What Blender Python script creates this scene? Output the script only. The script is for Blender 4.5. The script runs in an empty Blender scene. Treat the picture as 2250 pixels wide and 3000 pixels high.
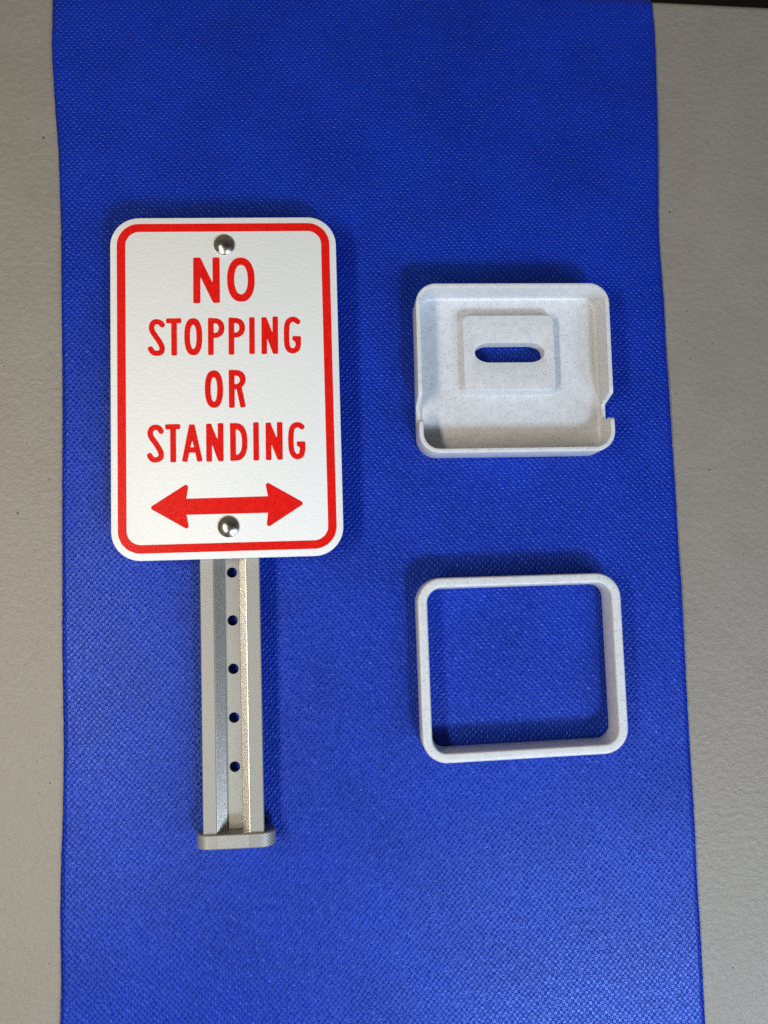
import bpy, bmesh, math
import numpy as np
from mathutils import Matrix, Vector

MM = 0.001
scene = bpy.context.scene
col = scene.collection

# ------------------------------------------------------------------ camera
cam_d = bpy.data.cameras.new('camera')
cam_d.sensor_fit = 'VERTICAL'
cam_d.sensor_height = 36.0
cam_d.lens = 36.0 * 2425.0 / 3000.0
cam_d.clip_start = 0.01
cam_d.clip_end = 20.0
cam = bpy.data.objects.new('camera', cam_d)
col.objects.link(cam)
R = Matrix(((0.998437, -0.004811, -0.055687),
            (0.0, 0.996289, -0.086066),
            (0.055894, 0.085932, 0.994732)))
cam.matrix_world = Matrix.Translation((0, 0, 0.23014)) @ R.to_4x4()
scene.camera = cam

# ------------------------------------------------------------------ world: dim room
world = bpy.data.worlds.new('World')
scene.world = world
world.use_nodes = True
bg = world.node_tree.nodes['Background']
bg.inputs['Strength'].default_value = 1.0
# the room: dark overhead, dim walls lower down, a little uneven
_t = world.node_tree
_tc = _t.nodes.new('ShaderNodeTexCoord')
_sp = _t.nodes.new('ShaderNodeSeparateXYZ'); _t.links.new(_tc.outputs['Generated'], _sp.inputs[0])
_cr = _t.nodes.new('ShaderNodeValToRGB'); _t.links.new(_sp.outputs[2], _cr.inputs[0])
_cr.color_ramp.elements[0].position = 0.35
_cr.color_ramp.elements[0].color = (0.17, 0.155, 0.12, 1)
_cr.color_ramp.elements[1].position = 1.0
_cr.color_ramp.elements[1].color = (0.042, 0.036, 0.032, 1)
_e = _cr.color_ramp.elements.new(0.72); _e.color = (0.088, 0.082, 0.068, 1)
_nz = _t.nodes.new('ShaderNodeTexNoise'); _nz.inputs['Scale'].default_value = 2.3
_t.links.new(_tc.outputs['Generated'], _nz.inputs['Vector'])
_mr = _t.nodes.new('ShaderNodeMapRange'); _t.links.new(_nz.outputs['Fac'], _mr.inputs['Value'])
_mr.inputs['From Min'].default_value = 0.3; _mr.inputs['From Max'].default_value = 0.7
_mr.inputs['To Min'].default_value = 0.45; _mr.inputs['To Max'].default_value = 1.2
_mx = _t.nodes.new('ShaderNodeVectorMath'); _mx.operation = 'SCALE'
_t.links.new(_cr.outputs[0], _mx.inputs[0]); _t.links.new(_mr.outputs[0], _mx.inputs['Scale'])
_t.links.new(_mx.outputs[0], bg.inputs['Color'])

# ------------------------------------------------------------------ lamps
def lamp(name, shape, size, size_y, watts, colour, loc, target, along=(0, 1, 0)):
    d = bpy.data.lights.new(name, 'AREA')
    d.shape = shape
    d.size = size
    if shape == 'RECTANGLE':
        d.size_y = size_y
    d.energy = watts
    d.color = colour
    o = bpy.data.objects.new(name, d)
    col.objects.link(o)
    loc, target = Vector(loc), Vector(target)
    z = (loc - target).normalized()
    y = Vector(along)
    y = (y - z * y.dot(z)).normalized()
    x = y.cross(z)
    m = Matrix((x, y, z)).transposed().to_4x4()
    o.matrix_world = Matrix.Translation(loc) @ m
    return o

# cool round lamp at the lower right, warm tube at the left
lamp('cool_lamp', 'DISK', 0.125, 0, 4.0, (0.62, 0.80, 1.0), (0.250, -0.500, 0.60), (0.02, -0.02, 0))
lamp('warm_tube', 'RECTANGLE', 0.036, 0.29, 1.16, (1.0, 0.915, 0.73), (-0.205, -0.055, 0.35), (0.02, 0.0, 0),
     along=(-70, 280, 0))
# pale window glow from the right
lamp('window_glow', 'DISK', 0.22, 0, 1.25, (0.70, 0.83, 1.0), (0.365, -0.31, 0.40), (0.05, -0.05, 0))

scene.view_settings.view_transform = 'Standard'
scene.view_settings.look = 'None'
scene.view_settings.exposure = 0.0
scene.view_settings.gamma = 1.0
scene.view_settings.use_curve_mapping = False
scene.cycles.use_denoising = False
scene.cycles.max_bounces = 8

# ------------------------------------------------------------------ node helpers
class NT:
    def __init__(s, name):
        s.mat = bpy.data.materials.new(name)
        s.mat.use_nodes = True
        s.t = s.mat.node_tree
        s.b = s.t.nodes['Principled BSDF']
        tc = s.t.nodes.new('ShaderNodeTexCoord')
        mp = s.t.nodes.new('ShaderNodeVectorMath')
        mp.operation = 'SCALE'
        mp.inputs['Scale'].default_value = 1000.0      # object coordinates in millimetres
        s.t.links.new(tc.outputs['Object'], mp.inputs[0])
        s.mm = mp.outputs[0]
        sp = s.t.nodes.new('ShaderNodeSeparateXYZ')
        s.t.links.new(s.mm, sp.inputs[0])
        s.x, s.y, s.z = sp.outputs
    def set(s, sock, v):
        if isinstance(v, bpy.types.NodeSocket):
            s.t.links.new(v, sock)
        elif isinstance(v, (tuple, list)) and len(v) == 3 and sock.type == 'RGBA':
            sock.default_value = (*v, 1)
        else:
            sock.default_value = v
    def m(s, op, a, b=None, c=None, clamp=False):
        n = s.t.nodes.new('ShaderNodeMath')
        n.operation = op
        n.use_clamp = clamp
        s.set(n.inputs[0], a)
        if b is not None: s.set(n.inputs[1], b)
        if c is not None: s.set(n.inputs[2], c)
        return n.outputs[0]
    def add(s, a, b): return s.m('ADD', a, b)
    def mul(s, a, b): return s.m('MULTIPLY', a, b)
    def noise(s, scale, detail=2.0, rough=0.5, vec=None, out='Fac'):
        n = s.t.nodes.new('ShaderNodeTexNoise')
        s.set(n.inputs['Vector'], vec or s.mm)
        n.inputs['Scale'].default_value = scale
        n.inputs['Detail'].default_value = detail
        n.inputs['Roughness'].default_value = rough
        return n.outputs[out]
    def voronoi(s, scale, vec=None, out='Distance', rnd=1.0):
        n = s.t.nodes.new('ShaderNodeTexVoronoi')
        s.set(n.inputs['Vector'], vec or s.mm)
        n.inputs['Scale'].default_value = scale
        n.inputs['Randomness'].default_value = rnd
        return n.outputs[out]
    def ramp(s, v, lo, hi, a=0.0, b=1.0):
        n = s.t.nodes.new('ShaderNodeMapRange')
        n.interpolation_type = 'SMOOTHSTEP'
        s.set(n.inputs['Value'], v)
        n.inputs['From Min'].default_value = lo
        n.inputs['From Max'].default_value = hi
        s.set(n.inputs['To Min'], a)
        s.set(n.inputs['To Max'], b)
        return n.outputs['Result']
    def mix(s, f, a, b):
        n = s.t.nodes.new('ShaderNodeMix')
        n.data_type = 'RGBA'
        s.set(n.inputs['Factor'], f)
        s.set(n.inputs['A'] if False else n.inputs[6], a)
        s.set(n.inputs[7], b)
        return n.outputs[2]
    def vec(s, x, y, z):
        n = s.t.nodes.new('ShaderNodeCombineXYZ')
        s.set(n.inputs[0], x); s.set(n.inputs[1], y); s.set(n.inputs[2], z)
        return n.outputs[0]
    def bump(s, h, dist_mm, strength=1.0, normal=None):
        n = s.t.nodes.new('ShaderNodeBump')
        n.inputs['Strength'].default_value = strength
        n.inputs['Distance'].default_value = dist_mm * MM
        s.set(n.inputs['Height'], h)
        if normal is not None: s.set(n.inputs['Normal'], normal)
        return n.outputs[0]
    def out(s, color=None, rough=None, normal=None, metallic=None, spec=None, **kw):
        b = s.b
        if color is not None: s.set(b.inputs['Base Color'], color)
        if rough is not None: s.set(b.inputs['Roughness'], rough)
        if normal is not None: s.set(b.inputs['Normal'], normal)
        if metallic is not None: s.set(b.inputs['Metallic'], metallic)
        if spec is not None: s.set(b.inputs['Specular IOR Level'], spec)
        for k, v in kw.items(): s.set(b.inputs[k], v)
        return s.mat

# ------------------------------------------------------------------ materials
def mat_cloth():
    n = NT('blue_nonwoven')
    wob = n.noise(0.35, 2, 0.5, out='Color')
    sp = n.t.nodes.new('ShaderNodeSeparateXYZ'); n.t.links.new(wob, sp.inputs[0])
    xx = n.add(n.x, n.mul(n.add(sp.outputs[0], -0.5), 1.2))
    yy = n.add(n.y, n.mul(n.add(sp.outputs[1], -0.5), 1.2))
    ca, sa = math.cos(0.05), math.sin(0.05)
    xr = n.add(n.mul(xx, ca), n.mul(yy, sa))
    yr = n.add(n.mul(yy, ca), n.mul(xx, -sa))
    u = n.mul(xr, 2 * math.pi / 1.59)
    v = n.mul(yr, 2 * math.pi / 1.73)
    g = n.add(n.m('COSINE', n.add(u, v)), n.m('COSINE', n.m('SUBTRACT', u, v)))
    depth = n.ramp(n.noise(0.55, 2, 0.6), 0.3, 0.7, 0.55, 1.15)
    pit = n.mul(n.ramp(g, -0.3, 1.7), depth)                                  # 1 in the bonded dimples
    fib = n.noise(2.2, 3, 0.65)
    cell = n.noise(0.9, 1, 0.5)
    h = n.add(n.mul(pit, -1.0), n.mul(fib, 0.36))
    nb = n.bump(h, 0.18)
    patch = n.noise(0.045, 2, 0.5)
    base = n.mix(n.ramp(patch, 0.3, 0.7), (0.0020, 0.0220, 0.335), (0.0032, 0.0290, 0.41))
    c = n.mix(n.mul(pit, 0.62), base, (0.0010, 0.0070, 0.16))
    c = n.mix(n.ramp(fib, 0.50, 0.80, 0.0, 0.20), c, (0.018, 0.055, 0.58))
    rough = n.ramp(cell, 0.3, 0.7, 0.30, 0.44)
    return n.out(c, rough, nb, spec=0.75, **{'Specular Tint': (0.36, 0.52, 1.0)})

def mat_table():
    n = NT('grey_table_plastic')
    peel = n.noise(0.62, 3, 0.6)
    fine = n.noise(3.0, 2, 0.6)
    nb = n.bump(n.add(n.mul(peel, 1.0), n.mul(fine, 0.40)), 0.30)
    mot = n.noise(0.05, 4, 0.6)
    c = n.mix(n.ramp(mot, 0.3, 0.7), (0.280, 0.243, 0.207), (0.302, 0.264, 0.227))
    c = n.mix(n.ramp(n.noise(2.6, 3, 0.8), 0.35, 0.75, 0.0, 0.55), c, (0.20, 0.178, 0.155))
    vd = n.voronoi(0.085)
    jit = n.noise(1.3, 2, 0.6)
    speck = n.ramp(n.add(vd, n.mul(jit, 0.05)), 0.044, 0.058, 0.9, 0.0)
    vd2 = n.voronoi(0.22, vec=n.vec(n.add(n.x, 37), n.add(n.y, 11), 0.0))
    speck2 = n.ramp(vd2, 0.035, 0.06, 0.7, 0.0)
    c = n.mix(n.m('MAXIMUM', speck, speck2), c, (0.06, 0.05, 0.045))
    rough = n.ramp(mot, 0.3, 0.7, 0.36, 0.46)
    return n.out(c, rough, nb, spec=0.45)

def mat_white():
    n = NT('white_print')
    f = n.noise(2.6, 2, 0.6)
    f2 = n.noise(0.9, 2, 0.5)
    nb = n.bump(n.add(f, n.mul(f2, 0.6)), 0.12)
    c = n.mix(n.ramp(n.noise(1.9, 3, 0.7), 0.62, 0.80, 0.0, 0.5), (0.785, 0.77, 0.755), (0.58, 0.57, 0.56))
    c = n.mix(n.ramp(n.noise(0.04, 2, 0.5), 0.3, 0.7, 0.0, 0.12), c, (0.74, 0.735, 0.72))
    return n.out(c, 0.36, nb, spec=0.45)

def mat_red():
    n = NT('red_print')
    f = n.noise(2.2, 2, 0.6)
    nb = n.bump(f, 0.075)
    c = n.mix(n.ramp(n.noise(1.2, 3, 0.7), 0.35, 0.7), (0.66, 0.008, 0.006), (0.80, 0.014, 0.009))
    gap = n.ramp(n.noise(2.4, 2, 0.6), 0.72, 0.80, 0.0, 0.45)      # pin-holes where the white shows through
    c = n.mix(gap, c, (0.82, 0.30, 0.25))
    return n.out(c, 0.30, nb, spec=0.13)

def mat_speckled():
    n = NT('speckled_print')
    lay = n.m('SINE', n.mul(n.z, 2 * math.pi / 0.28))
    f = n.noise(2.0, 2, 0.5)
    nb = n.bump(n.add(n.mul(lay, 0.35), n.mul(f, 0.5)), 0.035)
    v1 = n.voronoi(1.5)
    pick = n.voronoi(1.5, out='Color')
    sp = n.t.nodes.new('ShaderNodeSeparateXYZ'); n.t.links.new(pick, sp.inputs[0])
    on = n.ramp(sp.outputs[0], 0.30, 0.32)
    speck = n.mul(n.ramp(v1, 0.17, 0.29, 1.0, 0.0), on)
    v2 = n.voronoi(3.1, vec=n.vec(n.add(n.x, 5.3), n.add(n.y, 2.1), n.add(n.z, 7.7)))
    speck2 = n.ramp(v2, 0.10, 0.30, 0.42, 0.0)
    c = n.mix(n.ramp(n.noise(0.5, 2, 0.5), 0.3, 0.7), (0.605, 0.61, 0.64), (0.66, 0.665, 0.695))
    c = n.mix(speck2, c, (0.30, 0.29, 0.28))
    c = n.mix(n.mul(speck, 0.55), c, (0.13, 0.125, 0.12))
    return n.out(c, 0.38, nb, spec=0.45)

def mat_post():
    n = NT('silver_grey_print')
    ax = n.m('ABSOLUTE', n.x)
    edge = n.ramp(ax, 4.15, 4.25)
    sgn = n.add(n.mul(edge, -2.0), 1.0)
    d = n.add(n.mul(n.x, sgn), n.mul(n.y, -1.0))
    rag = n.mul(n.noise(1.2, 2, 0.6), 1.2)
    lines = n.m('SINE', n.add(n.mul(d, 2 * math.pi / 0.80), rag))
    f = n.noise(3.2, 2, 0.6)
    side = n.mul(n.mul(n.ramp(ax, 2.08, 2.12), n.ramp(ax, 4.36, 4.44, 1.0, 0.0)), n.ramp(n.z, 7.50, 7.56, 1.0, 0.0))
    top = n.m('SUBTRACT', 1.0, side)                            # the infill lines show on the flat faces, not on the layered walls
    nb = n.bump(n.mul(n.add(n.mul(lines, 0.26), n.mul(f, 0.7)), top), 0.045)
    c = n.mix(n.ramp(lines, -1, 1, 0.0, 1.0), (0.285, 0.275, 0.26), (0.335, 0.325, 0.308))
    c = n.mix(n.ramp(n.noise(2.5, 2, 0.7), 0.62, 0.78, 0.0, 0.55), c, (0.50, 0.49, 0.47))
    c = n.mix(side, c, (0.57, 0.555, 0.52))                      # silky extruded walls, colour lightened to boost the light they catch; matt hatched faces
    return n.out(c, n.m('SUBTRACT', 0.47, n.mul(side, 0.165)), nb, metallic=n.add(0.38, n.mul(side, 0.40)), spec=0.6)

def mat_steel():
    n = NT('polished_steel')
    f = n.noise(0.6, 2, 0.5)
    return n.out((0.60, 0.575, 0.545), n.ramp(f, 0.3, 0.7, 0.19, 0.27), n.bump(f, 0.02), metallic=1.0)

def mat_floor():
    n = NT('dark_floor')
    c = n.mix(n.ramp(n.noise(0.01, 4, 0.6), 0.3, 0.7), (0.018, 0.014, 0.012), (0.03, 0.024, 0.02))
    return n.out(c, 0.7)

CLOTH, TABLE, WHITE, RED, SPECK, POST, STEEL, FLOOR = (mat_cloth(), mat_table(), mat_white(), mat_red(),
    mat_speckled(), mat_post(), mat_steel(), mat_floor())

# ------------------------------------------------------------------ mesh helpers (millimetres in, metres out)
def tag(o, label=None, cat=None, kind=None):
    if label: o['label'] = label
    if cat: o['category'] = cat
    if kind: o['kind'] = kind
    return o

def thing(name, label, cat, x, y, rot):
    o = bpy.data.objects.new(name, None)
    o.empty_display_size = 0.01
    col.objects.link(o)
    o.location = (x * MM, y * MM, 0)
    o.rotation_euler = (0, 0, rot)
    return tag(o, label, cat)

def mesh(name, verts, faces, mat, parent=None, smooth=False, angle=35):
    me = bpy.data.meshes.new(name)
    me.from_pydata([(v[0] * MM, v[1] * MM, v[2] * MM) for v in verts], [], faces)
    bm = bmesh.new(); bm.from_mesh(me)
    bmesh.ops.recalc_face_normals(bm, faces=bm.faces)
    if smooth:
        lim = math.radians(angle)
        for f in bm.faces: f.smooth = True
        for e in bm.edges:
            if len(e.link_faces) == 2 and e.calc_face_angle(0) > lim: e.smooth = False
    bm.to_mesh(me); bm.free()
    me.materials.append(mat)
    o = bpy.data.objects.new(name, me)
    col.objects.link(o)
    if parent is not None: o.parent = parent
    return o

def rrect(w, h, r, n=10, cx=0.0, cy=0.0, sides=None):
    """rounded rectangle, counter-clockwise from the right side; sides = extra y values on the straight left/right sides"""
    pts = []
    sides = sorted(sides or [])
    cxs, cys = w / 2 - r, h / 2 - r
    for k, (sx, sy) in enumerate(((1, 1), (-1, 1), (-1, -1), (1, -1))):
        if k == 0:
            pts += [(w / 2, y) for y in sides]
        if k == 2:
            pts += [(-w / 2, y) for y in reversed(sides)]
        a0 = k * math.pi / 2
        for i in range(n + 1):
            a = a0 + i * math.pi / 2 / n
            pts.append((sx * cxs + r * math.cos(a), sy * cys + r * math.sin(a)))
    return [(cx + x, cy + y) for x, y in pts]

def loft(loops, close=False, cap0=False, cap1=False):
    n = len(loops[0])
    verts = [p for lp in loops for p in lp]
    faces = []
    L = len(loops)
    for k in range(L if close else L - 1):
        a, b = k * n, ((k + 1) % L) * n
        for i in range(n):
            j = (i + 1) % n
            faces.append((a + i, a + j, b + j, b + i))
    if cap0: faces.append(tuple(range(n)))
    if cap1: faces.append(tuple(range((L - 1) * n, L * n)))
    return verts, faces

def z(loop, h): return [(x, y, h) for x, y in loop]
GLYPHS = {
 'NO': [
  ('box', [(-7.347, 35.303), (-7.455, 22.656)], 1.825),
  ('box', [(-2.154, 35.3), (-2.209, 22.696)], 1.844),
  ('poly', [(-7.349, 35.202), (-6.362, 35.194), (-2.24, 26.062), (-2.13, 22.795), (-3.095, 22.806), (-7.384, 32.1)]),
  ('ell', (4.471, 29.059), 3.668, 6.098, 2.25),
  ('hole', (4.5, 29.069), 1.873, 4.206, 2.2),
 ],
 'STOPPING': [
  ('curve', [(-16.759, 16.74), (-17.246, 17.313), (-18.2, 17.609), (-19.158, 17.281), (-19.575, 16.154), (-19.365, 15.019), (-18.503, 13.593), (-17.559, 12.167), (-16.889, 10.746), (-16.87, 9.759), (-17.31, 9.145), (-18.319, 8.963), (-19.215, 9.23), (-19.889, 10.17)], 1.372),
  ('box', [(-15.684, 17.804), (-11.687, 17.838)], 1.29),
  ('box', [(-13.6, 18.345), (-13.638, 8.301)], 1.427),
  ('ell', (-8.515, 13.37), 2.346, 5.021, 2.4),
  ('hole', (-8.529, 13.314), 0.905, 3.484, 2.2),
  ('box', [(-3.798, 18.45), (-3.875, 8.294)], 1.427),
  ('bowl', [(-4.466, 15.699), (-2.872, 15.678)], 2.661, 2.689, (-3.147, 15.653), 1.235, 1.372, 2.2),
  ('box', [(1.714, 18.466), (1.616, 8.296)], 1.427),
  ('bowl', [(1.039, 15.712), (2.638, 15.69)], 2.661, 2.689, (2.362, 15.666), 1.235, 1.372, 2.2),
  ('box', [(7.244, 18.512), (7.125, 8.411)], 1.399),
  ('box', [(10.54, 18.47), (10.408, 8.334)], 1.399),
  ('box', [(13.54, 18.633), (13.395, 8.374)], 1.399),
  ('poly', [(10.566, 18.384), (11.148, 18.377), (13.437, 11.956), (13.453, 8.515), (12.734, 8.526), (10.502, 14.902)]),
  ('curve', [(19.572, 17.155), (18.887, 17.679), (18.195, 17.831), (17.211, 17.385), (16.626, 15.963), (16.489, 13.395), (16.575, 10.829), (17.047, 9.542), (18.008, 9.101), (19.127, 9.511), (19.538, 10.502), (19.618, 11.64), (19.634, 12.353)], 1.372),
  ('box', [(18.082, 12.546), (20.332, 12.514)], 1.18),
  ('poly', [(18.405, 12.085), (19.461, 12.07), (19.433, 10.788), (18.889, 11.309)]),
 ],
 'OR': [
  ('ell', (-3.191, -1.061), 2.373, 5.021, 2.4),
  ('hole', (-3.206, -1.173), 0.905, 3.484, 2.2),
  ('box', [(1.552, 4.065), (1.506, -6.22)], 1.454),
  ('bowl', [(0.883, 1.525), (2.556, 1.497)], 2.689, 2.51, (2.197, 1.334), 1.235, 1.193, 2.2),
  ('box', [(3.355, -0.051), (4.491, -6.108)], 1.372),
  ('poly', [(2.121, -0.03), (3.904, -0.06), (3.473, -1.262), (2.653, -1.079), (2.099, -1.435)]),
 ],
 'STANDING': [
  ('curve', [(-17.289, -12.231), (-17.823, -11.443), (-18.74, -11.147), (-19.687, -11.489), (-20.153, -12.588), (-19.838, -13.84), (-18.851, -15.244), (-17.919, -16.783), (-17.337, -18.177), (-17.535, -19.413), (-18.804, -19.909), (-19.69, -19.641), (-20.303, -18.718)], 1.372),
  ('box', [(-16.172, -11.088), (-12.274, -11.083)], 1.317),
  ('box', [(-14.138, -10.546), (-14.149, -20.62)], 1.454),
  ('poly', [(-9.828, -10.576), (-8.525, -10.602), (-6.526, -20.488), (-7.69, -20.462), (-8.15, -18.157), (-10.018, -18.116), (-10.584, -20.479), (-11.745, -20.453)]),
  ('box', [(-9.208, -10.923), (-11.179, -20.549)], 1.372),
  ('box', [(-9.126, -10.924), (-7.149, -20.529)], 1.372),
  ('cut', [(-9.114, -14.702), (-8.622, -16.791), (-9.678, -16.768)]),
  ('box', [(-4.664, -10.485), (-4.712, -20.667)], 1.427),
  ('box', [(-1.585, -10.379), (-1.646, -20.598)], 1.427),
  ('poly', [(-4.638, -10.597), (-4.148, -10.606), (-1.621, -16.858), (-1.617, -20.46), (-2.35, -20.444), (-4.676, -13.601)]),
  ('bowl', [(0.931, -15.469), (2.156, -15.495)], 3.265, 5.021, (2.373, -15.583), 1.921, 3.539, 2.5),
  ('box', [(1.661, -10.443), (1.643, -20.589)], 1.454),
  ('box', [(7.816, -10.342), (7.745, -20.615)], 1.427),
  ('box', [(11.13, -10.52), (11.022, -20.605)], 1.427),
  ('box', [(14.153, -10.412), (14.033, -20.534)], 1.427),
  ('poly', [(11.156, -10.632), (11.622, -10.641), (14.081, -16.779), (14.062, -20.423), (13.406, -20.409), (11.087, -14.262)]),
  ('curve', [(20.068, -11.79), (19.281, -11.27), (18.399, -11.28), (17.559, -11.964), (17.172, -13.355), (17.036, -15.866), (17.208, -18.1), (17.811, -19.422), (18.762, -19.861), (19.734, -19.409), (20.091, -18.163), (20.137, -17.327), (20.156, -16.49)], 1.372),
  ('box', [(18.646, -16.402), (20.845, -16.449)], 1.262),
  ('poly', [(18.965, -16.883), (20.064, -16.907), (20.033, -18.301), (19.551, -17.733)]),
 ],
}
ARROW = [(-19.434, -32.643), (-10.926, -27.356), (-11.556, -31.068), (11.344, -30.93), (10.73, -27.385), (19.225, -32.452), (10.808, -37.702), (11.283, -34.147), (-11.534, -34.13), (-10.9, -37.747)]

# ------------------------------------------------------------------ lettering outlines (millimetres on the sign face)
def seg_d(X, Y, ax, ay, bx, by):
    vx, vy = bx - ax, by - ay
    L = vx * vx + vy * vy + 1e-12
    t = np.clip(((X - ax) * vx + (Y - ay) * vy) / L, 0, 1)
    return np.hypot(X - ax - t * vx, Y - ay - t * vy)

def d_poly(X, Y, pts):
    d = np.full(X.shape, 1e9)
    inside = np.zeros(X.shape, bool)
    for i in range(len(pts)):
        (ax, ay), (bx, by) = pts[i], pts[(i + 1) % len(pts)]
        d = np.minimum(d, seg_d(X, Y, ax, ay, bx, by))
        c = ((ay > Y) != (by > Y)) & (X < (bx - ax) * (Y - ay) / (by - ay + 1e-12) + ax)
        inside ^= c
    return np.where(inside, -d, d)

def d_box(X, Y, a, b, w, r):
    (ax, ay), (bx, by) = a, b
    L = math.hypot(bx - ax, by - ay)
    ux, uy = (bx - ax) / L, (by - ay) / L
    mx, my = (ax + bx) / 2, (ay + by) / 2
    p = np.abs((X - mx) * ux + (Y - my) * uy) - (L / 2 - r)
    q = np.abs(-(X - mx) * uy + (Y - my) * ux) - (w / 2 - r)
    return np.hypot(np.maximum(p, 0), np.maximum(q, 0)) + np.minimum(np.maximum(p, q), 0) - r

def d_super(X, Y, c, rx, ry, n):
    f = (np.abs((X - c[0]) / rx) ** n + np.abs((Y - c[1]) / ry) ** n) ** (1.0 / n)
    return (f - 1) * min(rx, ry)

def catmull(p, k=8):
    q = [p[0]] + list(p) + [p[-1]]
    out = []
    for i in range(1, len(q) - 2):
        p0, p1, p2, p3 = (np.array(q[i + j]) for j in (-1, 0, 1, 2))
        for t in np.linspace(0, 1, k, endpoint=False):
            out.append(0.5 * (2 * p1 + (p2 - p0) * t + (2 * p0 - 5 * p1 + 4 * p2 - p3) * t * t + (3 * p1 - p0 - 3 * p2 + p3) * t ** 3))
    out.append(np.array(p[-1]))
    return out

def field(prims, X, Y):
    D = np.full(X.shape, 1e9)
    for e in prims:
        k = e[0]
        if k == 'box': D = np.minimum(D, d_box(X, Y, e[1][0], e[1][1], e[2], 0.30))
        elif k == 'poly': D = np.minimum(D, d_poly(X, Y, e[1]))
        elif k == 'cut': D = np.maximum(D, -d_poly(X, Y, e[1]))
        elif k == 'ell': D = np.minimum(D, d_super(X, Y, *e[1:]))
        elif k == 'hole': D = np.maximum(D, -d_super(X, Y, *e[1:]))
        elif k == 'curve':
            pts = catmull(e[1])
            d = np.full(X.shape, 1e9)
            for a, b in zip(pts[:-1], pts[1:]):
                d = np.minimum(d, seg_d(X, Y, a[0], a[1], b[0], b[1]))
            D = np.minimum(D, d - e[2] / 2)
        elif k == 'bowl':
            (l, c), rx, ry, il, irx, iry, n = e[1], *e[2:]
            half = np.maximum(d_super(X, Y, c, rx, ry, n), c[0] - 0.02 - X)
            bar = np.maximum(np.maximum(l[0] - X, X - c[0] - 0.02), np.abs(Y - c[1]) - ry)
            ic = (c[0], il[1])
            ih = np.maximum(d_super(X, Y, ic, irx, iry, n), ic[0] - 0.02 - X)
            ib = np.maximum(np.maximum(il[0] - X, X - ic[0] - 0.02), np.abs(Y - il[1]) - iry)
            D = np.minimum(D, np.maximum(np.minimum(half, bar), -np.minimum(ih, ib)))
    return D

def contours(D, x0, y0, s):
    """marching squares: closed loops where D = 0"""
    ny, nx = D.shape
    nxt = {}
    def pt(e):
        i, j, k = e
        a = D[j, i]
        b = D[j, i + 1] if k == 0 else D[j + 1, i]
        t = a / (a - b)
        return (x0 + (i + (t if k == 0 else 0)) * s, y0 + (j + (t if k == 1 else 0)) * s)
    ins = D < 0
    code = ins[:-1, :-1] * 1 + ins[:-1, 1:] * 2 + ins[1:, 1:] * 4 + ins[1:, :-1] * 8
    for j, i in zip(*np.nonzero((code > 0) & (code < 15))):
        c = int(code[j, i])
        B, Rr, T, Lf = (i, j, 0), (i + 1, j, 1), (i, j + 1, 0), (i, j, 1)
        tab = {1: [(Lf, B)], 2: [(B, Rr)], 3: [(Lf, Rr)], 4: [(Rr, T)], 5: [(Lf, T), (Rr, B)], 6: [(B, T)], 7: [(Lf, T)],
               8: [(T, Lf)], 9: [(T, B)], 10: [(B, Lf), (T, Rr)], 11: [(T, Rr)], 12: [(Rr, Lf)], 13: [(Rr, B)], 14: [(B, Lf)]}
        for a, b in tab[c]: nxt[a] = b
    loops = []
    while nxt:
        a, b = next(iter(nxt.items()))
        loop = []
        while a in nxt:
            loop.append(pt(a)); a = nxt.pop(a)
        if len(loop) > 8: loops.append(loop)
    return loops

def flat_shape(name, loops, z0, z1, mat, parent):
    """filled outline with thickness, from closed loops in millimetres"""
    cu = bpy.data.curves.new(name, 'CURVE')
    cu.dimensions = '2D'
    cu.fill_mode = 'BOTH'
    cu.extrude = (z1 - z0) / 2 * MM
    for lp in loops:
        sp = cu.splines.new('POLY')
        sp.points.add(len(lp) - 1)
        for q, (x, y) in zip(sp.points, lp): q.co = (x * MM, y * MM, 0, 1)
        sp.use_cyclic_u = True
    tmp = bpy.data.objects.new('tmp_outline', cu)
    col.objects.link(tmp)
    dg = bpy.context.evaluated_depsgraph_get()
    me = bpy.data.meshes.new_from_object(tmp.evaluated_get(dg))
    bpy.data.objects.remove(tmp); bpy.data.curves.remove(cu)
    me.name = name
    me.transform(Matrix.Translation((0, 0, (z0 + z1) / 2 * MM)))
    me.materials.clear(); me.materials.append(mat)
    o = bpy.data.objects.new(name, me)
    col.objects.link(o)
    o.parent = parent
    return o

# ------------------------------------------------------------------ table and floor
def build_table():
    # table top with a rounded far edge, running well past the picture on the other sides
    prof = []
    r, yf, th = 2.5, 176.3, 22.0
    prof.append((-560.0, -1.0 - th)); prof.append((-560.0, -1.0))
    for i in range(9):
        a = math.pi / 2 - i * math.pi / 2 / 8
        prof.append((yf - r + r * math.cos(a), -1.0 - r + r * math.sin(a)))
    prof.append((yf, -1.0 - th))
    xs = (-480.0, 480.0)
    n = len(prof)
    verts = [(x, y - 0.0105 * (x - 94), zz) for x in xs for y, zz in prof]
    faces = [(i, (i + 1) % n, n + (i + 1) % n, n + i) for i in range(n)] + [tuple(range(n)), tuple(range(n, 2 * n))]
    tag(mesh('table', verts, faces, TABLE, smooth=True), kind='structure')
    s = 1800.0
    tag(mesh('floor', [(-s, -s, -740), (s, -s, -740), (s, s, -740), (-s, s, -740)], [(0, 1, 2, 3)], FLOOR), kind='structure')
build_table()

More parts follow.
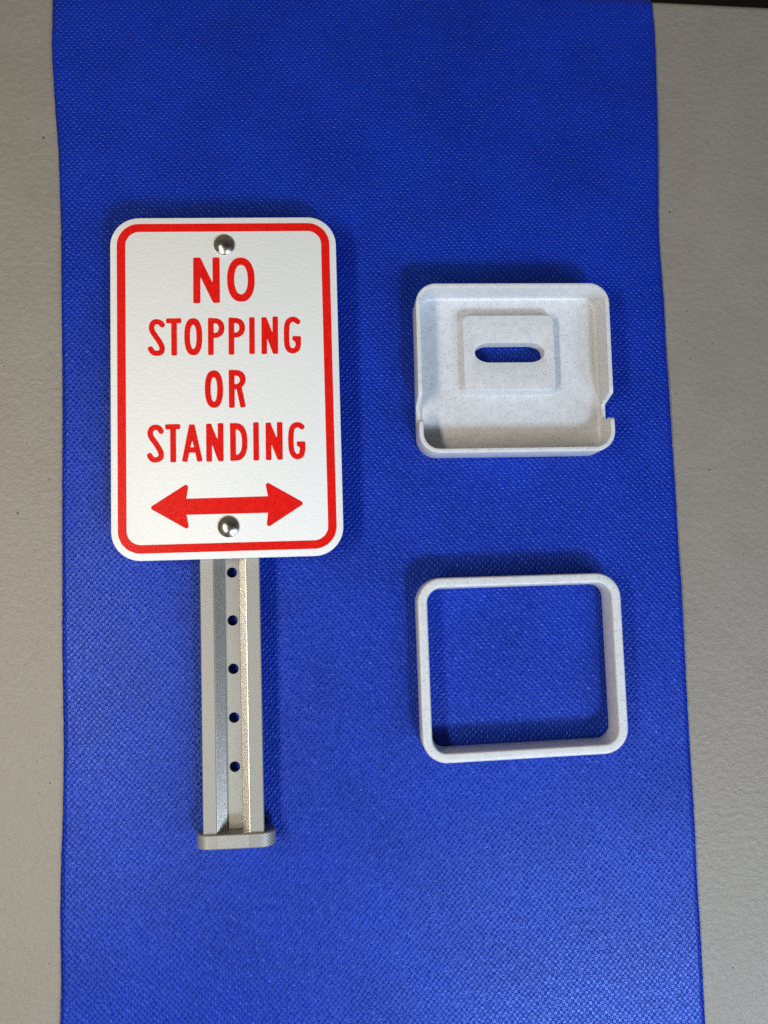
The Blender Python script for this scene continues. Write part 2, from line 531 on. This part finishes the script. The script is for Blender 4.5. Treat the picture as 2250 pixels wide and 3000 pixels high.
# ------------------------------------------------------------------ blue cloth
CL = [(-82.9, 171.9), (-82.8, 167.7), (-82.6, 161.4), (-82.6, 157.3), (-82.5, 151.9), (-81.8, 143.9), (-80.95, 133.7), (-79.85, 123.6),
      (-78.7, 106.5), (-78.1, 98.6), (-76.96, 67.2), (-75.2, 20.2), (-74.1, -17.5), (-73.4, -31.1), (-72.7, -44.6), (-72.4, -62.3),
      (-72.6, -73.7), (-72.4, -88.4), (-71.5, -103.9), (-71.4, -114.1), (-71.3, -119.1)]
CR = [(93.3, 179.4), (93.65, 175.0), (94.3, 166.9), (94.4, 158.8), (94.2, 132.1), (93.9, 111.1), (93.75, 101.7), (94.7, 80.2), (94.75, 69.0),
      (95.2, 57.9), (95.9, 38.0), (96.4, 27.2), (96.65, 10.6), (97.05, 1.9), (97.6, -23.0), (98.2, -41.8), (98.6, -55.7), (98.9, -68.6),
      (99.1, -83.2), (99.5, -92.2), (99.7, -99.4), (100.0, -111.0), (100.15, -118.9), (100.4, -124.2)]
def build_cloth():
    def edge(tab, y):
        ys = [p[1] for p in tab][::-1]; xs = [p[0] for p in tab][::-1]
        f = lambda q: float(np.interp(q, ys, xs))
        return (f(y - 3) + f(y) * 2 + f(y + 3)) / 4
    NX, NY = 110, 230
    verts = []
    for j in range(NY + 1):
        t = -185 + (215 + 185) * j / NY                  # running length along the strip
        for i in range(NX + 1):
            f = i / NX
            yq = max(-122.0, min(t, 176.0))
            x = edge(CL, yq) * (1 - f) + edge(CR, yq) * f
            x += 0.05 * math.exp(-min(f, 1 - f) * 60) * (math.sin(1.9 * t + 5 * f) * math.sin(0.37 * t) + 0.6 * math.sin(0.83 * t + 1 + f))
            ed = min(f, 1 - f) * 170.0
            # soft waves in the lying cloth
            u = (0.32 * math.sin(0.071 * x + 0.043 * t + 0.8) + 0.26 * math.sin(-0.052 * x + 0.088 * t + 2.1)
                 + 0.16 * math.sin(0.137 * x + 0.021 * t) + 0.14 * math.sin(0.03 * x - 0.17 * t + 1.0)
                 + 0.10 * math.sin(0.21 * x + 0.13 * t + 0.4))
            u = -0.20 + 0.20 * u
            lift = 0.28 * math.exp(-ed / 3.0) * (0.6 + 0.6 * math.sin(0.09 * t + (0 if f < 0.5 else 2.0)))
            y0 = 176.4 - 0.0105 * (x - 94)
            Rr = 3.4
            d = t - (y0 - 2.6)
            if d <= 0: y, zz = t, u + lift
            elif d < Rr * math.pi / 2:
                a = d / Rr
                y, zz = y0 - 2.6 + Rr * math.sin(a), u + lift - Rr * (1 - math.cos(a))
            else:
                y, zz = y0 - 2.6 + Rr + 0.0 * d, u + lift - Rr - (d - Rr * math.pi / 2)
            verts.append((x, y, zz))
    W = NX + 1
    faces = [(j * W + i, j * W + i + 1, (j + 1) * W + i + 1, (j + 1) * W + i) for j in range(NY) for i in range(NX)]
    o = mesh('blue_cloth', verts, faces, CLOTH, smooth=True, angle=80)
    if sum(p.normal.z for p in o.data.polygons) < 0:
        o.data.flip_normals()
    s = o.modifiers.new('thickness', 'SOLIDIFY')
    s.thickness = 0.38 * MM
    s.offset = -1
    tag(o, 'bright blue dimpled fabric strip lying across the grey table under everything else', 'cloth')
build_cloth()

# ------------------------------------------------------------------ street sign with its post
def build_sign():
    t = thing('street_sign', 'white no stopping or standing sign with red lettering, riveted to a silver grey post', 'street sign',
              -30.182, 53.134, 0.031)
    W, H, r = 61.0, 93.13, 7.8
    Z0, Z1 = 7.62, 9.5
    lp = [z(rrect(W - 2 * i, H - 2 * i, r - i, 16), h) for i, h in ((0.25, Z0), (0.0, Z0 + 0.25), (0.0, Z1 - 0.22), (0.06, Z1 - 0.07), (0.22, Z1))]
    panel = mesh('sign_panel', *loft(lp, cap0=True, cap1=True), WHITE, t, smooth=True)
    outer = lambda i: rrect(W - 2 * i, H - 2 * i, max(r - i, 0.5), 16)
    zt = Z1 + 0.05
    flat_shape('border', [[(x, y + 0.1) for x, y in outer(1.8)], [(x, y + 0.1) for x, y in outer(4.05)][::-1]], Z1 - 0.3, zt, RED, panel)
    for word, prims in GLYPHS.items():
        xs, ys = [], []
        for e in prims:
            pts = e[1] if isinstance(e[1], list) else [e[1]]
            pad = max([v for v in e[2:] if isinstance(v, float)] + [1.0]) + 0.4
            for p in pts:
                xs += [p[0] - pad, p[0] + pad]; ys += [p[1] - pad, p[1] + pad]
        s = 0.06
        x0, y0 = min(xs), min(ys)
        gx = x0 + s * np.arange(int((max(xs) - x0) / s) + 2)
        gy = y0 + s * np.arange(int((max(ys) - y0) / s) + 2)
        X, Y = np.meshgrid(gx, gy)
        D = field(prims, X, Y) - 0.04 + 1.7e-7
        # soften the corners the way a printed bead does
        for _ in range(5):
            D[1:-1, 1:-1] = (D[1:-1, 1:-1] * 2 + D[:-2, 1:-1] + D[2:, 1:-1] + D[1:-1, :-2] + D[1:-1, 2:]) / 6
        flat_shape('lettering', contours(D, x0, y0, s), Z1 - 0.3, zt, RED, panel)
    s, rr = 0.06, 0.604
    gx = np.arange(-22, 22, s); gy = np.arange(-41, -24, s)
    X, Y = np.meshgrid(gx, gy)
    D = d_poly(X, Y, ARROW) - rr + 1.7e-7
    flat_shape('arrow', contours(D, gx[0], gy[0], s), Z1 - 0.3, zt, RED, panel)

    # domed steel rivets
    prof = []
    Rr, edge, top = 4.4, 2.50, 1.45
    amax = math.asin(edge / Rr)
    for i in range(1, 13):
        a = amax * i / 12
        prof.append((Rr * math.sin(a), top - Rr * (1 - math.cos(a))))
    zr = prof[-1][1]
    for i in range(1, 7):
        a = amax + (math.pi / 2 - amax) * i / 6
        prof.append((edge + 0.38 * (math.sin(a) - math.sin(amax)) / (1 - math.sin(amax)), zr - 0.5 * (math.cos(amax) - math.cos(a))))
    prof.append((prof[-1][0] - 0.06, -0.2))
    N = 48
    for y in (38.77, -38.18):
        loops = [[(0.15 + p * math.cos(2 * math.pi * k / N), y + p * math.sin(2 * math.pi * k / N), Z1 + h) for k in range(N)] for p, h in prof]
        v, f = loft(loops, cap1=True)
        v.append((0.15, y, Z1 + top)); c = len(v) - 1
        f += [(c, k, (k + 1) % N) for k in range(N)]
        mesh('rivet', v, f, STEEL, t, smooth=True, angle=50)

    # hat-section post, cut through by its row of holes
    zf, zw = 7.6, 3.0
    yb, yt = -117.75, 43.0
    half = [(7.85, zf - 0.18), (7.85, 6.1), (5.35, 6.1), (3.3, 0.9)]
    wall = [(2.05, zw)]                                 # printed layers: small rounded beads up the channel wall
    (ax, az), (bx_, bz) = (2.05, zw), (4.28, zf - 0.15)
    nb, ns = 11, 10
    L = math.hypot(bx_ - ax, bz - az)
    ux, uz = (bx_ - ax) / L, (bz - az) / L
    for k in range(nb):
        for i in range(1, ns + 1):
            s_ = (k + i / ns) / nb * L
            q_ = (i / ns - 0.5) * 2
            bulge = 0.20 * (1 - q_ * q_)
            wall.append((ax + ux * s_ - uz * bulge, az + uz * s_ + ux * bulge))
    outline = (wall + [(4.45, zf), (7.67, zf)] + half)
    hole_y = [-50.2, -63.1, -76.0, -88.9, -101.75]
    verts, faces = [], []
    def strip(pts):                                     # extrude an open profile along the post
        b = len(verts)
        for y in (yb, yt):
            verts.extend((x, y, zz) for x, zz in pts)
        n = len(pts)
        for i in range(n - 1): faces.append((b + i, b + i + 1, b + n + i + 1, b + n + i))
    strip(outline); strip([(-x, zz) for x, zz in outline])
    # channel floor (top and underside) with round holes: squares around each hole plus plain spans
    hr, q, N = 1.42, 2.05, 32
    def square(k):
        a = 2 * math.pi * k / N
        c, s_ = math.cos(a), math.sin(a)
        m = max(abs(c), abs(s_))
        return (q * c / m, q * s_ / m)
    for zz, wd in ((zw, 2.05), (0.9, 3.3)):
        cuts = [yb] + [v for h in hole_y[::-1] for v in (h - q, h + q)] + [yt]
        for a, b_ in zip(cuts[::2], cuts[1::2]):
            b = len(verts)
            verts.extend([(-wd, a, zz), (wd, a, zz), (wd, b_, zz), (-wd, b_, zz)]); faces.append((b, b + 1, b + 2, b + 3))
        for h in hole_y:
            b = len(verts)
            verts.extend([(square(k)[0] * wd / q, h + square(k)[1], zz) for k in range(N)])
            verts.extend([(hr * math.cos(2 * math.pi * k / N), h + hr * math.sin(2 * math.pi * k / N), zz) for k in range(N)])
            for k in range(N):
                j = (k + 1) % N
                faces.append((b + k, b + j, b + N + j, b + N + k))
    for h in hole_y:
        b = len(verts)
        for zz in (zw, 0.9):
            verts.extend([(hr * math.cos(2 * math.pi * k / N), h + hr * math.sin(2 * math.pi * k / N), zz) for k in range(N)])
        for k in range(N):
            j = (k + 1) % N
            faces.append((b + k, b + j, b + N + j, b + N + k))
    for y in (yb, yt):                                  # end faces
        for sgn in (1, -1):
            b = len(verts)
            pts = outline
            verts.extend([(sgn * x, y, zz) for x, zz in pts]); faces.append(tuple(range(b, b + len(pts))))
        b = len(verts)
        verts.extend([(-2.05, y, zw), (2.05, y, zw), (3.3, y, 0.9), (-3.3, y, 0.9)]); faces.append((b, b + 1, b + 2, b + 3))
    o = mesh('post', verts, faces, POST, t)
    bm = bmesh.new(); bm.from_mesh(o.data)
    bmesh.ops.remove_doubles(bm, verts=bm.verts, dist=1e-6)
    bmesh.ops.recalc_face_normals(bm, faces=bm.faces)
    for f in bm.faces: f.smooth = True
    for e in bm.edges:
        if len(e.link_faces) != 2 or e.calc_face_angle(0) > math.radians(28): e.smooth = False
    bm.to_mesh(o.data); bm.free()
    # upright end plate with rounded corners
    lp = []
    w, h, r2 = 20.3, 8.35, 3.6
    for i, y in ((0.25, yb + 0.05), (0.0, yb - 0.2), (0.0, -121.15), (0.25, -121.4)):
        lp.append([(x + 0.35, y, zz + h / 2) for x, zz in rrect(w - 2 * i, h - 2 * i, r2 - i, 10)])
    mesh('base_plate', *loft(lp, cap0=True, cap1=True), POST, t, smooth=True)
build_sign()

# ------------------------------------------------------------------ speckled tray with the raised slotted block
def build_tray():
    t = thing('plastic_tray', 'pale grey speckled plastic tray with raised slotted block and notched side walls', 'tray', 48.40, 59.13, 0.0233)
    W, H, r, th, HT, LOW = 53.94, 47.12, 5.6, 1.25, 10.2, 2.75
    keys = [(-23.0, HT), (-15.3, HT), (-14.75, HT - 0.08), (-14.4, HT - 0.4), (-14.2, HT - 1.0), (-14.05, LOW + 0.2), (-13.9, LOW),
            (-9.45, LOW), (-9.2, LOW + 0.3), (-7.45, HT - 0.15), (-7.25, HT), (23.0, HT)]
    ky = [k[0] for k in keys]; kz = [k[1] for k in keys]
    side = sorted(set([v for v in ky[1:-1]] + [-16.5, -12, -11, -5, 0, 5, 10, 15]))
    side = [v for v in side if abs(v) < H / 2 - r]
    def ht(x, y):
        return float(np.interp(y, ky, kz)) if abs(x) > W / 2 - 3 and y > -H / 2 + r and y < H / 2 - r else HT
    base = rrect(W, H, r, 12, sides=side)
    top = [ht(x, y) for x, y in base]
    def lp(inset, dz):
        return [(x, y, h - dz) for (x, y), h in zip(rrect(W - 2 * inset, H - 2 * inset, r - inset, 12, sides=side), top)]
    def flat(inset, h):
        return z(rrect(W - 2 * inset, H - 2 * inset, r - inset, 12, sides=side), h)
    loops = [flat(0.55, 0.0), flat(0.15, 0.35), flat(0.0, 0.8), lp(0.0, 0.32), lp(0.09, 0.09), lp(0.32, 0.0),
             lp(th - 0.32, 0.0), lp(th - 0.09, 0.09), lp(th, 0.32), flat(th, 1.0), flat(th, 0.0)]
    mesh('wall', *loft(loops, close=True), SPECK, t, smooth=True, angle=40)
    # floor between the walls and the block
    bx0, bx1, by0, by1 = -13.45, 12.55, -5.32, 16.3
    bw, bh, bcx, bcy = bx1 - bx0, by1 - by0, (bx0 + bx1) / 2, (by0 + by1) / 2
    def blk(g, h, rr): return z(rrect(bw + 2 * g, bh + 2 * g, rr, 20, bcx, bcy), h)
    def inn(i, h): return z(rrect(W - 2 * i, H - 2 * i, r - i, 20), h)
    FZ = 1.6
    loops = [inn(th - 0.4, 0.7), inn(th - 0.4, 2.5), inn(th + 0.04, 2.5), inn(th + 0.12, 2.2), inn(th + 0.35, 1.85), inn(th + 0.65, 1.67), inn(th + 1.1, FZ), blk(1.0, FZ, 2.57), blk(1.0, 0.7, 2.57)]
    mesh('floor', *loft(loops, close=True), SPECK, t, smooth=True, angle=30)
    # raised block: sloping foot, flat top, slot through it
    sx0, sx1, sy0, sy1 = -10.15, 9.5, 2.65, 8.22
    sw, sh, scx, scy = sx1 - sx0, sy1 - sy0, (sx0 + sx1) / 2, (sy0 + sy1) / 2
    NB = 20
    def oval(g, h):                                     # long oval ends with a flat middle
        ry = sh / 2 + g
        rx = 1.55 * ry
        out = []
        for k, (sx, sy) in enumerate(((1, 1), (-1, 1), (-1, -1), (1, -1))):
            for i in range(NB + 1):
                a = (k + i / NB * 0.998 + 0.001) * math.pi / 2
                c, s_ = math.cos(a), math.sin(a)
                out.append((scx + sx * (sw / 2 + g - rx) + rx * math.copysign(abs(c) ** 0.97, c), scy + ry * math.copysign(abs(s_) ** 0.97, s_), h))
        return out
    BT = 5.0
    loops = [blk(0.98, 0.75, 2.55), blk(0.98, FZ + 0.02, 2.55), blk(0.75, FZ + 0.22, 2.4), blk(0.28, FZ + 2.0, 2.2), blk(0.02, BT - 0.5, 2.1), blk(-0.09, BT - 0.2, 2.0), blk(-0.27, BT - 0.04, 1.85), blk(-0.5, BT, 1.65),
             oval(0.2, BT), oval(0.06, BT - 0.06), oval(0.0, BT - 0.22), oval(0.0, 0.75)]
    mesh('raised_block', *loft(loops, close=True), SPECK, t, smooth=True, angle=30)
build_tray()

# ------------------------------------------------------------------ open frame
def build_frame():
    Q = [(21.18, 1.35), (76.76, 3.04), (78.38, -45.17), (22.83, -47.72)]
    Q = [(x - 49.8, y + 22.2) for x, y in Q]
    w, h = 55.6, 48.65
    def warp(loop, hh):
        out = []
        for x, y in loop:
            a, b = x / w + 0.5, y / h + 0.5
            px = (1 - a) * (b * Q[0][0] + (1 - b) * Q[3][0]) + a * (b * Q[1][0] + (1 - b) * Q[2][0])
            py = (1 - a) * (b * Q[0][1] + (1 - b) * Q[3][1]) + a * (b * Q[1][1] + (1 - b) * Q[2][1])
            out.append((px, py, hh))
        return out
    def lp(i, hh): return warp(rrect(w - 2 * i, h - 2 * i, 6.7 - i, 14), hh)
    T = 8.0
    loops = [lp(0.5, 0), lp(0.1, 0.3), lp(0, 0.8), lp(0, T - 0.7), lp(0.09, T - 0.33), lp(0.33, T - 0.09), lp(0.7, T),
             lp(2.0, T), lp(2.3, T - 0.07), lp(2.55, T - 0.3), lp(2.65, T - 0.7), lp(3.0, T - 3.5), lp(3.05, 0.6), lp(2.8, 0)]
    o = mesh('rectangular_bezel', *loft(loops, close=True), SPECK, smooth=True, angle=40)
    o.location = (49.8 * MM, -22.2 * MM, 0)
    tag(o, 'pale grey speckled open rectangular bezel with rounded corners, nothing inside it', 'bezel')
build_frame()
